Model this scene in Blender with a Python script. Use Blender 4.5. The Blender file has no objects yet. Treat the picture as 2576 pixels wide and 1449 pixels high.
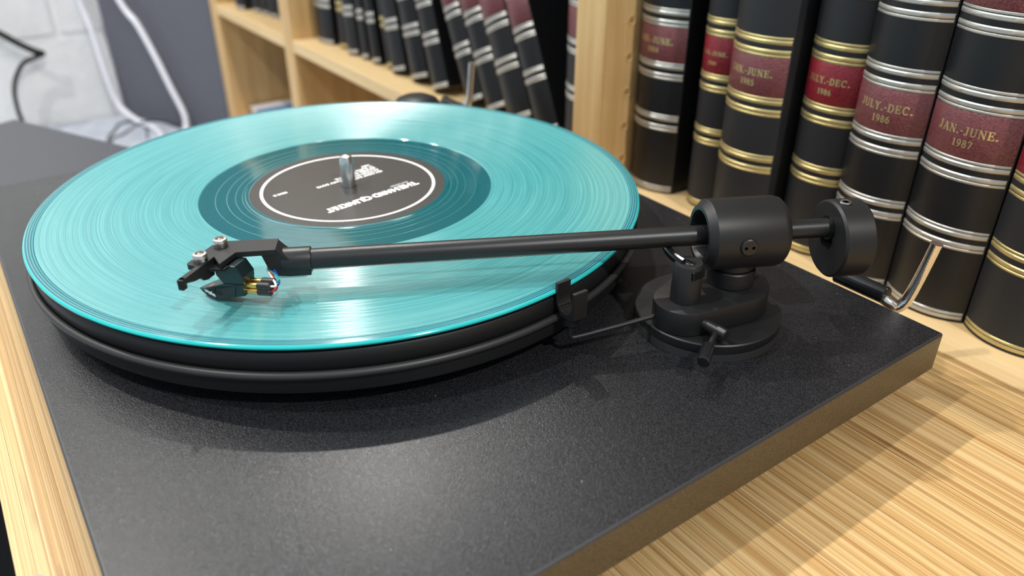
import bpy, bmesh, math, random
from mathutils import Matrix, Vector
random.seed(11)
SC = bpy.context.scene
COL = SC.collection
pi = math.pi

# ------------------------------------------------------------------ camera
CAM_POS = Vector((0.363286, -0.154642, 0.159198))
CAM_ROT = Matrix(((0.581087, -0.405358, 0.705707), (0.813841, 0.288217, -0.504574), (0.001137, 0.867534, 0.497376)))
cd = bpy.data.cameras.new('camera'); cam = bpy.data.objects.new('camera', cd); COL.objects.link(cam)
cam.matrix_world = Matrix.Translation(CAM_POS) @ CAM_ROT.to_4x4()
cd.sensor_fit = 'HORIZONTAL'; cd.sensor_width = 36.0; cd.lens = 27.773
cd.clip_start = 0.01; cd.clip_end = 50
cd.dof.use_dof = True; cd.dof.focus_distance = 0.335; cd.dof.aperture_fstop = 7.5
SC.camera = cam

# ------------------------------------------------------------------ world and lamps
wd = bpy.data.worlds.new('world'); SC.world = wd; wd.use_nodes = True
wd.node_tree.nodes['Background'].inputs[0].default_value = (0.76, 0.89, 1.0, 1)
wd.node_tree.nodes['Background'].inputs[1].default_value = 0.58

def lamp(name, loc, power, size=0.045, col=(1, 0.965, 0.91), aim=(0.05, 0.05, -0.05)):
    l = bpy.data.lights.new(name, 'AREA'); l.shape = 'DISK'; l.size = size; l.energy = power; l.color = col
    o = bpy.data.objects.new(name, l); COL.objects.link(o); o.location = loc
    o.rotation_euler = (Vector(aim) - Vector(loc)).to_track_quat('-Z', 'Y').to_euler()
    return o
lamp('ceiling_spot', (-0.95, 0.345, 1.58), 18)
lamp('ceiling_spot', (-0.17, -0.96, 1.58), 14)
lamp('ceiling_spot', (1.50, 0.02, 1.58), 23)
lamp('ceiling_spot', (-0.95, -0.62, 1.58), 16, aim=(-1.0, 0.0, 0.0))

SC.view_settings.view_transform = 'Standard'; SC.view_settings.look = 'None'
SC.view_settings.gamma = 1.0; SC.view_settings.use_curve_mapping = False
SC.view_settings.exposure = 0.03
SC.cycles.denoising_prefilter = 'FAST'

# ------------------------------------------------------------------ materials
def srgb(r, g, b):
    f = lambda c: (c / 255 / 12.92) if c <= 10 else ((c / 255 + 0.055) / 1.055) ** 2.4
    return (f(r), f(g), f(b), 1)

class NT:
    def __init__(s, name):
        s.m = bpy.data.materials.new(name); s.m.use_nodes = True
        s.t = s.m.node_tree; s.b = s.t.nodes['Principled BSDF']
    def n(s, typ, **kw):
        x = s.t.nodes.new(typ)
        for k, v in kw.items(): setattr(x, k, v)
        return x
    def l(s, a, b): s.t.links.new(a, b)
    def math(s, op, a, b=None, c=None, clamp=False):
        x = s.n('ShaderNodeMath', operation=op); x.use_clamp = clamp
        for i, v in enumerate((a, b, c)):
            if v is None: continue
            if isinstance(v, (int, float)): x.inputs[i].default_value = v
            else: s.l(v, x.inputs[i])
        return x.outputs[0]
    def ramp(s, fac, stops, interp='LINEAR'):
        x = s.n('ShaderNodeValToRGB'); x.color_ramp.interpolation = interp
        e = x.color_ramp.elements
        while len(e) < len(stops): e.new(0.5)
        for i, (p, c) in enumerate(stops): e[i].position = p; e[i].color = c
        s.l(fac, x.inputs[0]); return x.outputs[0]
    def mix(s, fac, a, b, blend='MIX'):
        x = s.n('ShaderNodeMix', data_type='RGBA', blend_type=blend)
        for i, v in ((0, fac), (6, a), (7, b)):
            if isinstance(v, (int, float)): x.inputs[i].default_value = v
            elif isinstance(v, tuple): x.inputs[i].default_value = v
            else: s.l(v, x.inputs[i])
        return x.outputs[2]
    def coords(s, kind='Object', scale=(1, 1, 1)):
        tc = s.n('ShaderNodeTexCoord'); mp = s.n('ShaderNodeMapping'); mp.inputs['Scale'].default_value = scale
        s.l(tc.outputs[kind], mp.inputs[0]); return mp.outputs[0]
    def world(s, scale=(1, 1, 1)):
        g = s.n('ShaderNodeNewGeometry'); mp = s.n('ShaderNodeMapping'); mp.inputs['Scale'].default_value = scale
        s.l(g.outputs['Position'], mp.inputs[0]); return mp.outputs[0]
    def noise(s, vec, scale, detail=2, rough=0.5):
        x = s.n('ShaderNodeTexNoise'); x.inputs['Scale'].default_value = scale; x.inputs['Detail'].default_value = detail
        x.inputs['Roughness'].default_value = rough; s.l(vec, x.inputs['Vector']); return x.outputs[0]
    def bump(s, h, strength, dist):
        x = s.n('ShaderNodeBump'); x.inputs['Strength'].default_value = strength; x.inputs['Distance'].default_value = dist
        s.l(h, x.inputs['Height']); s.l(x.outputs[0], s.b.inputs['Normal']); return x

def plain(name, col, rough=0.5, metal=0.0, spec=0.5, bump=None, coat=0.0):
    k = NT(name); b = k.b
    b.inputs['Base Color'].default_value = col; b.inputs['Roughness'].default_value = rough
    b.inputs['Metallic'].default_value = metal; b.inputs['Specular IOR Level'].default_value = spec
    b.inputs['Coat Weight'].default_value = coat
    if bump: k.bump(k.noise(k.world(), bump[0], 3), bump[1], bump[2])
    return k.m

def wood(name, c0, c1, axis, rough=0.45, f=1.0):
    k = NT(name); sc = [55 * f, 55 * f, 55 * f]; sc[axis] = 3 * f
    v = k.world(tuple(sc)); n1 = k.noise(v, 1.0, 5, 0.6)
    sc2 = [260 * f] * 3; sc2[axis] = 9 * f
    n2 = k.noise(k.world(tuple(sc2)), 1.0, 3, 0.6)
    c = k.ramp(n1, [(0.32, c0), (0.68, c1)])
    c = k.mix(0.35, c, k.ramp(n2, [(0.35, c0), (0.65, c1)]))
    k.l(c, k.b.inputs['Base Color']); k.b.inputs['Roughness'].default_value = rough
    k.bump(n2, 0.15, 0.0003); return k.m

M = {}
M['wood_v'] = wood('pale_oak_upright', srgb(190, 152, 98), srgb(226, 190, 134), 2)
M['wood_h'] = wood('pale_oak_shelf', srgb(214, 180, 126), srgb(238, 209, 158), 0)
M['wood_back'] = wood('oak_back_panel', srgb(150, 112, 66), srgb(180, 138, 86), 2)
M['matt_black'] = plain('matt_black_metal', (0.0115, 0.0118, 0.0128, 1), 0.44, 0, 0.42)
M['satin_black'] = plain('satin_black_metal', (0.0105, 0.011, 0.012, 1), 0.36, 0, 0.5, bump=(4200, 0.35, 0.0001))
M['gloss_black'] = plain('gloss_black_plastic', (0.008, 0.009, 0.010, 1), 0.18, 0, 0.5)
M['platter'] = plain('black_platter', (0.010, 0.0104, 0.0114, 1), 0.45, 0, 0.4)
M['rubber'] = plain('black_rubber', (0.03, 0.03, 0.031, 1), 0.42, 0, 0.5)
M['chrome'] = plain('chrome', (0.82, 0.80, 0.77, 1), 0.16, 1.0, bump=(1800, 0.25, 0.0002))
M['steel'] = plain('steel', (0.70, 0.71, 0.72, 1), 0.27, 1.0)
M['screw'] = plain('bright_screw_steel', (0.72, 0.69, 0.66, 1), 0.25, 1.0)
M['socket'] = plain('hex_socket_steel', (0.30, 0.25, 0.23, 1), 0.4, 1.0)
M['gold_pin'] = plain('gold_contact', (0.83, 0.58, 0.16, 1), 0.25, 1.0)
M['heatshrink'] = plain('black_sleeve', (0.012, 0.012, 0.013, 1), 0.4)
M['wire_red'] = plain('red_wire', srgb(196, 40, 58), 0.45)
M['wire_blue'] = plain('blue_wire', srgb(24, 78, 176), 0.45)
M['wire_white'] = plain('white_wire', srgb(235, 232, 222), 0.45)
M['wire_green'] = plain('green_wire', srgb(24, 140, 136), 0.45)
M['cart'] = plain('cartridge_black', (0.006, 0.016, 0.018, 1), 0.28, 0, 0.45)
M['orange'] = plain('orange_dot', srgb(226, 92, 66), 0.5)
M['print'] = plain('white_print', (0.86, 0.86, 0.85, 1), 0.5)
M['label_paper'] = plain('black_label_paper', (0.050, 0.047, 0.045, 1), 0.34, 0, 0.5)
M['silver'] = plain('silver_foil', (0.56, 0.55, 0.515, 1), 0.42, 0.8, bump=(1400, 0.35, 0.0002))
M['gold'] = plain('gold_foil', (0.62, 0.51, 0.235, 1), 0.42, 0.75, bump=(1400, 0.35, 0.0002))
M['gold_letter'] = plain('gold_lettering', (0.78, 0.60, 0.27, 1), 0.38, 0.75)
M['buckram'] = plain('black_buckram', (0.0085, 0.009, 0.0105, 1), 0.42, 0, 0.4, bump=(260, 0.12, 0.0008))
M['cloth'] = plain('charcoal_cloth', (0.016, 0.017, 0.020, 1), 0.55, 0, 0.4, bump=(1500, 0.3, 0.0002))
M['page'] = plain('page_paper', srgb(214, 200, 172), 0.9)
M['white_paint'] = None
M['grey_panel'] = plain('grey_board', srgb(96, 97, 106), 0.6, 0, 0.3)
M['grey_box'] = plain('grey_textured_box', srgb(64, 66, 73), 0.45, 0, 0.5, bump=(1600, 0.2, 0.0002))
M['white_cable'] = plain('white_cable', srgb(232, 233, 240), 0.35)
M['black_cable'] = plain('black_cable', (0.012, 0.012, 0.012, 1), 0.4)
M['blue_cover'] = plain('blue_cover', srgb(96, 134, 190), 0.45)
M['cardboard'] = plain('white_card', srgb(224, 224, 228), 0.6)
M['mdf'] = plain('table_support_black', (0.02, 0.02, 0.02, 1), 0.6)

def leather(name, c0, c1):
    k = NT(name); v = k.world()
    n = k.noise(v, 900, 4, 0.6); k.l(k.ramp(n, [(0.35, c0), (0.7, c1)]), k.b.inputs['Base Color'])
    k.b.inputs['Roughness'].default_value = 0.36
    vo = k.n('ShaderNodeTexVoronoi'); vo.inputs['Scale'].default_value = 1000; k.l(v, vo.inputs['Vector'])
    k.bump(vo.outputs['Distance'], 0.45, 0.0004); return k.m
M['maroon'] = leather('maroon_leather', srgb(98, 50, 55), srgb(128, 74, 77))
M['red'] = leather('red_leather', srgb(112, 24, 36), srgb(150, 40, 52))

def white_wall():
    k = NT('white_painted_block'); v = k.world()
    n = k.noise(v, 38, 6, 0.65); n2 = k.noise(v, 160, 3)
    k.l(k.ramp(n, [(0.3, srgb(228, 229, 229)), (0.7, srgb(238, 238, 237))]), k.b.inputs['Base Color'])
    k.b.inputs['Roughness'].default_value = 0.55
    h = k.math('ADD', n, k.math('MULTIPLY', n2, 0.4)); k.bump(h, 0.22, 0.008); return k.m
M['white_paint'] = white_wall()

def bench_top():
    k = NT('pale_mottled_laminate'); n = k.noise(k.world(), 45, 5, 0.7)
    k.l(k.ramp(n, [(0.3, srgb(168, 176, 190)), (0.7, srgb(204, 208, 218))]), k.b.inputs['Base Color'])
    k.b.inputs['Roughness'].default_value = 0.5; return k.m
M['bench'] = bench_top()

def carpet():
    k = NT('dark_speckled_carpet'); n = k.noise(k.world(), 160, 4, 0.8)
    k.l(k.ramp(n, [(0.35, (0.012, 0.012, 0.014, 1)), (0.7, (0.13, 0.13, 0.15, 1))]), k.b.inputs['Base Color'])
    k.b.inputs['Roughness'].default_value = 0.95; k.bump(n, 0.8, 0.004); return k.m
M['carpet'] = carpet()

def plinth_mat():
    k = NT('black_grained_vinyl'); v = k.world()
    n = k.noise(v, 1900, 1, 0.5); n2 = k.noise(v, 22, 3, 0.6)
    k.b.inputs['Specular IOR Level'].default_value = 0.22; k.b.inputs['Coat Weight'].default_value = 0.28; k.b.inputs['Coat Roughness'].default_value = 0.36
    k.l(k.math('MULTIPLY_ADD', n2, 0.12, 0.22), k.b.inputs['Roughness'])
    vo = k.n('ShaderNodeTexVoronoi'); vo.inputs['Scale'].default_value = 260; k.l(v, vo.inputs['Vector'])
    sep = k.n('ShaderNodeSeparateColor'); k.l(vo.outputs['Color'], sep.inputs[0])
    rare = k.math('GREATER_THAN', sep.outputs[0], 0.86)
    sz = k.math('MULTIPLY_ADD', sep.outputs[1], 0.05, 0.015)
    spot = k.math('MULTIPLY', k.math('LESS_THAN', vo.outputs['Distance'], sz), rare)
    gr = k.ramp(k.noise(v, 1900, 1, 0.5), [(0.40, (0.006, 0.0061, 0.0068, 1)), (0.66, (0.028, 0.0288, 0.034, 1))])
    c = k.mix(spot, gr, (0.34, 0.34, 0.33, 1))
    k.l(c, k.b.inputs['Base Color'])
    k.bump(n, 0.7, 0.00026); return k.m
M['plinth'] = plinth_mat()
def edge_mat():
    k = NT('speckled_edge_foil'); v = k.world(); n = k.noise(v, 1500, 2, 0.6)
    k.l(k.ramp(n, [(0.36, srgb(52, 44, 33)), (0.64, srgb(92, 80, 58))]), k.b.inputs['Base Color'])  # black plinth sides coloured brown to carry light bounced off the bamboo
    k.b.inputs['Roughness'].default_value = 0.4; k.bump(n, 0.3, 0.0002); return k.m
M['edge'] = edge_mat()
M['arris'] = plain('highlight_black_arris', (0.035, 0.036, 0.04, 1), 0.34, 0, 0.6)  # bevel's highlight line helped along by a lifted, smoother black

def bamboo():
    k = NT('bamboo_strip'); oi = k.n('ShaderNodeObjectInfo'); rnd = oi.outputs['Random']
    g = k.n('ShaderNodeNewGeometry'); add = k.n('ShaderNodeVectorMath', operation='ADD')
    cmb = k.n('ShaderNodeCombineXYZ'); k.l(k.math('MULTIPLY', rnd, 7.3), cmb.inputs[0]); k.l(k.math('MULTIPLY', rnd, 3.1), cmb.inputs[2])
    k.l(g.outputs['Position'], add.inputs[0]); k.l(cmb.outputs[0], add.inputs[1])
    def mp(sc):
        m = k.n('ShaderNodeMapping'); m.inputs['Scale'].default_value = sc; k.l(add.outputs[0], m.inputs[0]); return m.outputs[0]
    fine = k.noise(mp((2.6, 2300, 1)), 1.0, 3, 0.6)
    line = k.noise(mp((1.2, 1150, 1)), 1.0, 1, 0.5)
    mid = k.noise(mp((2.2, 420, 1)), 1.0, 2, 0.5)
    blot = k.noise(mp((9, 60, 1)), 1.0, 3, 0.6)
    base = k.ramp(rnd, [(0.0, srgb(196, 156, 98)), (0.5, srgb(216, 180, 122)), (1.0, srgb(230, 202, 150))])
    fi = k.ramp(fine, [(0.36, srgb(166, 120, 66)), (0.5, srgb(218, 182, 124)), (0.64, srgb(246, 224, 178))])
    c = k.mix(0.55, base, fi)
    c = k.mix(k.math('MULTIPLY', k.ramp(mid, [(0.56, (0, 0, 0, 1)), (0.66, (1, 1, 1, 1))]), 0.45), c, srgb(150, 100, 50))
    c = k.mix(k.math('MULTIPLY', k.ramp(line, [(0.62, (0, 0, 0, 1)), (0.68, (1, 1, 1, 1))]), 0.55), c, srgb(136, 88, 44))
    node = k.math('MULTIPLY', k.ramp(blot, [(0.61, (0, 0, 0, 1)), (0.68, (1, 1, 1, 1))]), k.ramp(fine, [(0.42, (1, 1, 1, 1)), (0.56, (0, 0, 0, 1))]))
    c = k.mix(k.math('MULTIPLY', node, 0.8), c, srgb(112, 68, 34))
    c = k.mix(1.0, c, (0.90, 0.87, 0.83, 1), 'MULTIPLY')
    k.l(c, k.b.inputs['Base Color']); k.b.inputs['Roughness'].default_value = 0.42
    k.bump(fine, 0.12, 0.0002); return k.m
M['bamboo'] = bamboo()

def vinyl(kind):
    k = NT('teal_vinyl_' + kind); tc = k.n('ShaderNodeTexCoord'); sp = k.n('ShaderNodeSeparateXYZ'); k.l(tc.outputs['Object'], sp.inputs[0])
    x, y = sp.outputs[0], sp.outputs[1]
    r = k.math('SQRT', k.math('ADD', k.math('MULTIPLY', x, x), k.math('MULTIPLY', y, y)))
    ang = k.math('ARCTAN2', y, x)
    n1 = k.n('ShaderNodeTexNoise', noise_dimensions='1D'); k.l(k.math('MULTIPLY', r, 1400), n1.inputs['W']); n1.inputs['Scale'].default_value = 1; n1.inputs['Detail'].default_value = 3
    n0 = k.n('ShaderNodeTexNoise', noise_dimensions='1D'); k.l(k.math('MULTIPLY', r, 190), n0.inputs['W']); n0.inputs['Scale'].default_value = 1; n0.inputs['Detail'].default_value = 2
    cb = k.n('ShaderNodeCombineXYZ')
    k.l(k.math('MULTIPLY', k.math('COSINE', ang), 2.2), cb.inputs[0]); k.l(k.math('MULTIPLY', k.math('SINE', ang), 2.2), cb.inputs[1]); k.l(k.math('MULTIPLY', r, 620), cb.inputs[2])
    n2 = k.noise(cb.outputs[0], 1.0, 3, 0.55)
    b = k.b
    if kind == 'groove':
        g0 = srgb(54, 146, 150); g1 = srgb(110, 192, 193)
        c = k.mix(n2, g0, g1)
        c = k.mix(k.math('MULTIPLY', k.ramp(n1.outputs[0], [(0.42, (0, 0, 0, 1)), (0.62, (1, 1, 1, 1))]), 0.5), c, srgb(38, 120, 127))
        st = [(0.0, (0, 0, 0, 1))]
        R = lambda v: (v - 0.07) / 0.082
        for rg in (0.0885, 0.1022, 0.1085, 0.1157, 0.1257):
            st += [(R(rg - 0.0004), (0, 0, 0, 1)), (R(rg - 0.00015), (1, 1, 1, 1)), (R(rg + 0.00015), (1, 1, 1, 1)), (R(rg + 0.0004), (0, 0, 0, 1))]
        gap = k.ramp(k.math('DIVIDE', k.math('SUBTRACT', r, 0.07), 0.082), st)
        c = k.mix(k.math('MULTIPLY', gap, 0.6), c, srgb(52, 138, 142))
        k.l(c, b.inputs['Base Color'])
        b.inputs['Roughness'].default_value = 0.205; b.inputs['Anisotropic'].default_value = 1.0; k.l(k.math('MULTIPLY_ADD', n1.outputs[0], 0.07, 0.215), b.inputs['Anisotropic Rotation']); b.inputs['IOR'].default_value = 2.6; k.l(k.ramp(n1.outputs[0], [(0.30, (0.155, 0.155, 0.155, 1)), (0.70, (0.225, 0.225, 0.225, 1))]), b.inputs['Roughness'])
        h = k.math('ADD', k.math('MULTIPLY', n1.outputs[0], 0.8), k.math('MULTIPLY', n2, 0.6)); k.bump(h, 0.10, 0.00006)
    elif kind == 'lead_in':
        t = k.math('SINE', k.math('MULTIPLY', r, 2 * pi / 0.0011))
        c = k.mix(k.ramp(t, [(0.45, (0, 0, 0, 1)), (0.9, (1, 1, 1, 1))]), srgb(36, 104, 114), srgb(92, 172, 178))
        k.l(c, b.inputs['Base Color']); b.inputs['Roughness'].default_value = 0.22; b.inputs['Anisotropic'].default_value = 0.9; b.inputs['Anisotropic Rotation'].default_value = 0.25
        k.bump(t, 0.25, 0.0001)
    elif kind == 'rim':
        b.inputs['Base Color'].default_value = srgb(44, 188, 188); b.inputs['Roughness'].default_value = 0.12  # brighter cyan puts light gathered in the translucent edge into the colour
    else:
        st = [(0.0, (0, 0, 0, 1))]; R = lambda v: (v - 0.05) / 0.025
        for rg in (0.0535, 0.0568, 0.061, 0.0665):
            st += [(R(rg - 0.0002), (0, 0, 0, 1)), (R(rg), (1, 1, 1, 1)), (R(rg + 0.0002), (0, 0, 0, 1))]
        gap = k.ramp(k.math('DIVIDE', k.math('SUBTRACT', r, 0.05), 0.025), st)
        c = k.mix(k.math('MULTIPLY', gap, 0.5), srgb(20, 92, 100), srgb(96, 176, 178)); k.l(c, b.inputs['Base Color'])
        b.inputs['Roughness'].default_value = 0.07; b.inputs['IOR'].default_value = 1.95; k.bump(gap, 0.3, 0.0002)
    if kind in ('groove', 'lead_in'):
        tg = k.n('ShaderNodeTangent', direction_type='RADIAL', axis='Z'); k.l(tg.outputs[0], b.inputs['Tangent'])
    return k.m
for q in ('groove', 'lead_in', 'rim', 'wax'): M['v_' + q] = vinyl(q)

# ------------------------------------------------------------------ geometry helpers
def link(name, me, mat, parent=None, smooth=False):
    if mat is not None and not me.materials: me.materials.append(M[mat] if isinstance(mat, str) else mat)
    o = bpy.data.objects.new(name, me); COL.objects.link(o)
    if smooth:
        for p in me.polygons: p.use_smooth = True
        try: me.set_sharp_from_angle(angle=math.radians(38))
        except Exception: pass
    if parent is not None:
        o.parent = parent; o.matrix_parent_inverse = PINV.get(parent.name, Matrix.Identity(4))
    return o
PINV = {}

def root(name, loc, label, cat, group=None, rot=None, local=False):
    e = bpy.data.objects.new(name, None); COL.objects.link(e); e.location = loc; e.empty_display_size = 0.02
    if rot: e.rotation_euler = rot
    e['label'] = label; e['category'] = cat
    if group: e['group'] = group
    if not local: PINV[e.name] = Matrix.Translation(-Vector(loc))
    return e
def tag(o, label, cat, group=None):
    o['label'] = label; o['category'] = cat
    if group: o['group'] = group
    return o
def structure(o, label=None):
    o['kind'] = 'structure'
    if label: o['label'] = label; o['category'] = o.name.split('_')[0].split('.')[0]
    return o
def part_parent(o, par):
    o.parent = par; o.matrix_parent_inverse = par.matrix_world.inverted() if False else Matrix.Identity(4)

def pyd(name, v, f):
    me = bpy.data.meshes.new(name); me.from_pydata([tuple(a) for a in v], [], f); me.update(); return me

def fixn(me):
    bm = bmesh.new(); bm.from_mesh(me); bmesh.ops.recalc_face_normals(bm, faces=bm.faces); bm.to_mesh(me); bm.free(); return me

def box_me(name, x0, x1, y0, y1, z0, z1, bev=0.0, seg=2):
    bm = bmesh.new(); bmesh.ops.create_cube(bm, size=1)
    for v in bm.verts:
        v.co = ((x0 + x1) / 2 + v.co.x * (x1 - x0), (y0 + y1) / 2 + v.co.y * (y1 - y0), (z0 + z1) / 2 + v.co.z * (z1 - z0))
    if bev: bmesh.ops.bevel(bm, geom=bm.edges[:], offset=bev, segments=seg, affect='EDGES', profile=0.5)
    me = bpy.data.meshes.new(name); bm.to_mesh(me); bm.free(); return me
def box(name, x0, x1, y0, y1, z0, z1, mat, parent=None, bev=0.0, seg=2):
    return link(name, box_me(name, x0, x1, y0, y1, z0, z1, bev, seg), mat, parent)

def lathe_me(name, prof, frame=None, n=64, closed=False):
    """prof: list of (radius, height). frame: 4x4 mapping local z axis."""
    v = []; f = []; m = len(prof)
    for i in range(n):
        a = 2 * pi * i / n
        for r, h in prof:
            p = Vector((r * math.cos(a), r * math.sin(a), h)); v.append(frame @ p if frame else p)
    for i in range(n):
        j = (i + 1) % n
        for q in range(m if closed else m - 1):
            q2 = (q + 1) % m
            f.append((i * m + q, j * m + q, j * m + q2, i * m + q2))
    me = pyd(name, v, f)
    bm = bmesh.new(); bm.from_mesh(me); bmesh.ops.remove_doubles(bm, verts=bm.verts, dist=1e-7); bmesh.ops.recalc_face_normals(bm, faces=bm.faces)
    bmesh.ops.dissolve_degenerate(bm, edges=bm.edges, dist=1e-8); bm.to_mesh(me); bm.free(); return me
def lathe(name, prof, mat, parent=None, frame=None, n=64, closed=False, smooth=True):
    return link(name, lathe_me(name, prof, frame, n, closed), mat, parent, smooth)

def axis_frame(o, d, up=(0, 0, 1)):
    z = Vector(d).normalized(); x = Vector(up).cross(z)
    if x.length < 1e-4: x = Vector((1, 0, 0)).cross(z)
    x.normalize(); y = z.cross(x)
    return Matrix(((x.x, y.x, z.x, o[0]), (x.y, y.y, z.y, o[1]), (x.z, y.z, z.z, o[2]), (0, 0, 0, 1)))

def rod(name, a, b, r, mat, parent=None, n=32, ch=0.0, r2=None):
    a = Vector(a); b = Vector(b); L = (b - a).length; r2 = r if r2 is None else r2
    pr = [(0, 0), (r - ch, 0), (r, ch), (r2, L - ch), (r2 - ch, L), (0, L)] if ch else [(0, 0), (r, 0), (r2, L), (0, L)]
    return lathe(name, pr, mat, parent, axis_frame(a, b - a), n)

def catmull(pts, sub=8, closed=False):
    pts = [Vector(p) for p in pts]; out = []; n = len(pts)
    for i in range(n if closed else n - 1):
        p0 = pts[(i - 1) % n] if (closed or i > 0) else pts[0]; p1 = pts[i]; p2 = pts[(i + 1) % n]
        p3 = pts[(i + 2) % n] if (closed or i + 2 < n) else pts[-1]
        for s in range(sub):
            t = s / sub
            out.append(0.5 * ((2 * p1) + (p2 - p0) * t + (2 * p0 - 5 * p1 + 4 * p2 - p3) * t * t + (3 * p1 - p0 - 3 * p2 + p3) * t ** 3))
    if not closed: out.append(pts[-1])
    return out
def tube_me(name, path, r, n=12, closed=False, flat=None):
    path = [Vector(p) for p in path]; m = len(path); v = []; f = []
    t0 = (path[1] - path[0]).normalized(); nrm = t0.orthogonal().normalized()
    if abs(t0.z) < 0.9: nrm = (Vector((0, 0, 1)) - t0 * t0.z).normalized()
    for i, p in enumerate(path):
        a = path[(i - 1) % m] if (closed or i > 0) else p; b = path[(i + 1) % m] if (closed or i < m - 1) else p
        t = (b - a).normalized(); nrm = (nrm - t * nrm.dot(t)).normalized(); bi = t.cross(nrm)
        rr = r[i] if isinstance(r, (list, tuple)) else r
        for k in range(n):
            an = 2 * pi * k / n; v.append(p + nrm * (rr * math.cos(an)) + bi * ((flat if flat else rr) * math.sin(an)))
    for i in range(m if closed else m - 1):
        j = (i + 1) % m
        for k in range(n):
            k2 = (k + 1) % n; f.append((i * n + k, i * n + k2, j * n + k2, j * n + k))
    if not closed:
        f.append(tuple(range(n))[::-1]); f.append(tuple((m - 1) * n + k for k in range(n)))
    return fixn(pyd(name, v, f))
def tube(name, path, r, mat, parent=None, n=12, closed=False, flat=None):
    return link(name, tube_me(name, path, r, n, closed, flat), mat, parent, True)

def prism_me(name, poly, fn, h0, h1, bev=0.0):
    n = len(poly); v = [fn(a, b, h0) for a, b in poly] + [fn(a, b, h1) for a, b in poly]
    f = [tuple(range(n))[::-1], tuple(range(n, 2 * n))] + [(i, (i + 1) % n, n + (i + 1) % n, n + i) for i in range(n)]
    me = fixn(pyd(name, v, f))
    if bev:
        bm = bmesh.new(); bm.from_mesh(me)
        bmesh.ops.bevel(bm, geom=[e for e in bm.edges if e.calc_face_angle(0) > 0.5], offset=bev, segments=2, affect='EDGES', profile=0.5)
        bm.to_mesh(me); bm.free()
    return me
def prism(name, poly, fn, h0, h1, mat, parent=None, bev=0.0, smooth=False):
    return link(name, prism_me(name, poly, fn, h0, h1, bev), mat, parent, smooth)

def font_me(name, body, size, bold=0.0, space=1.0, align='LEFT', depth=0.0):
    c = bpy.data.curves.new(name, 'FONT'); c.body = body; c.size = size; c.offset = bold; c.space_character = space
    c.align_x = align; c.extrude = depth; c.resolution_u = 3
    o = bpy.data.objects.new('tmp_text', c); me = bpy.data.meshes.new_from_object(o)
    bpy.data.objects.remove(o); bpy.data.curves.remove(c); me.name = name; return me
def text_on(name, body, size, origin, right, up, mat, parent, bold=0.0, space=1.0, align='LEFT', depth=0.00002):
    me = font_me(name, body, size, bold, space, align, depth)
    right = Vector(right).normalized(); up = Vector(up); up = (up - right * up.dot(right)).normalized(); nn = right.cross(up)
    for v in me.vertices: v.co = Vector(origin) + right * v.co.x + up * v.co.y + nn * v.co.z
    me.update(); return link(name, me, mat, parent)

# ------------------------------------------------------------------ levels
ZT = -0.068      # table top and shelf top
ZF = -0.818      # floor
YS = 0.2158      # bookcase front
PZ = -0.0304     # plinth top
PB = -0.0497     # plinth underside
XL, XR, YF, YR = -0.1945, 0.2368, -0.1600, 0.1692

# ------------------------------------------------------------------ the room
fl = box('floor', -1.26, 2.6, -2.4, 0.75, ZF - 0.02, ZF, 'carpet'); structure(fl, 'dark speckled carpet floor under the table')
wl = box('wall_left', -1.34, -1.264, -2.4, 0.75, ZF, 1.7, 'white_paint'); structure(wl, 'white painted block wall at the far left end')
bl = box_me('block', -0.004, 0.0, 0.0, 1.0, 0.0, 1.0)
bm = bmesh.new(); bmesh.ops.create_cube(bm, size=1)
for v in bm.verts: v.co = (-0.002 + v.co.x * 0.008, 0.1925 + v.co.y * 0.386, 0.0925 + v.co.z * 0.186)
bmesh.ops.bevel(bm, geom=bm.edges[:], offset=0.0035, segments=2, affect='EDGES'); bm.to_mesh(bl); bm.free()
for i in range(13):
    z = -0.8165 + i * 0.1905 - 0.0947
    for j in range(9):
        y = -2.45 + j * 0.3905 + (0.195 if i % 2 else 0) + 0.134
        if y + 0.385 > 0.78 or z < ZF - 0.1: continue
        o = link('block', bl, 'white_paint', wl); o.location = (-1.262, y, z + 0.003)
wb = box('wall_back', -1.34, 2.6, 0.75, 0.80, ZF, 1.7, 'white_paint'); structure(wb, 'white painted wall behind the bookcase')

# diagonal grey board across the corner
A = Vector((-1.2395, 0.0975)); B = Vector((-0.990, 0.2275)); d2 = (B - A).normalized(); n2 = Vector((-d2.y, d2.x))
gp = prism('corner_board', [(0, 0), ((B - A).length, 0), ((B - A).length, 0.018), (0, 0.018)],
           lambda a, b, h: (A.x + d2.x * a + n2.x * b, A.y + d2.y * a + n2.y * b, h), -0.299, 0.95, 'grey_panel', None, 0.001)
tag(gp, 'tall plain grey board standing between white wall and bookcase', 'board')

# low bench with pale top
bt = root('low_bench', (-0.745, -0.25, ZF), 'low bench with pale mottled top below the white wall', 'bench')
box('bench_top', -1.255, -0.285, -0.60, 0.205, -0.325, -0.30, 'bench', bt, 0.002)
box('bench_body', -1.25, -0.32, -0.58, 0.20, ZF + 0.001, -0.3251, 'mdf', bt)

# grey box standing on the bench, seen past the turntable
e1 = Vector((0.899, 0.438)); e2 = Vector((0.438, -0.899)); g0 = Vector((-0.598, -0.110))
gb = prism('equipment_box', [(0, 0), (0.235, 0), (0.235, 0.235), (0, 0.235)],
           lambda a, b, h: (g0.x + e1.x * a + e2.x * b, g0.y + e1.y * a + e2.y * b, h), -0.299, -0.10, 'grey_box', None, 0.0015)
tag(gb, 'flat-topped dark grey box beyond the far side of the turntable', 'box')

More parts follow.
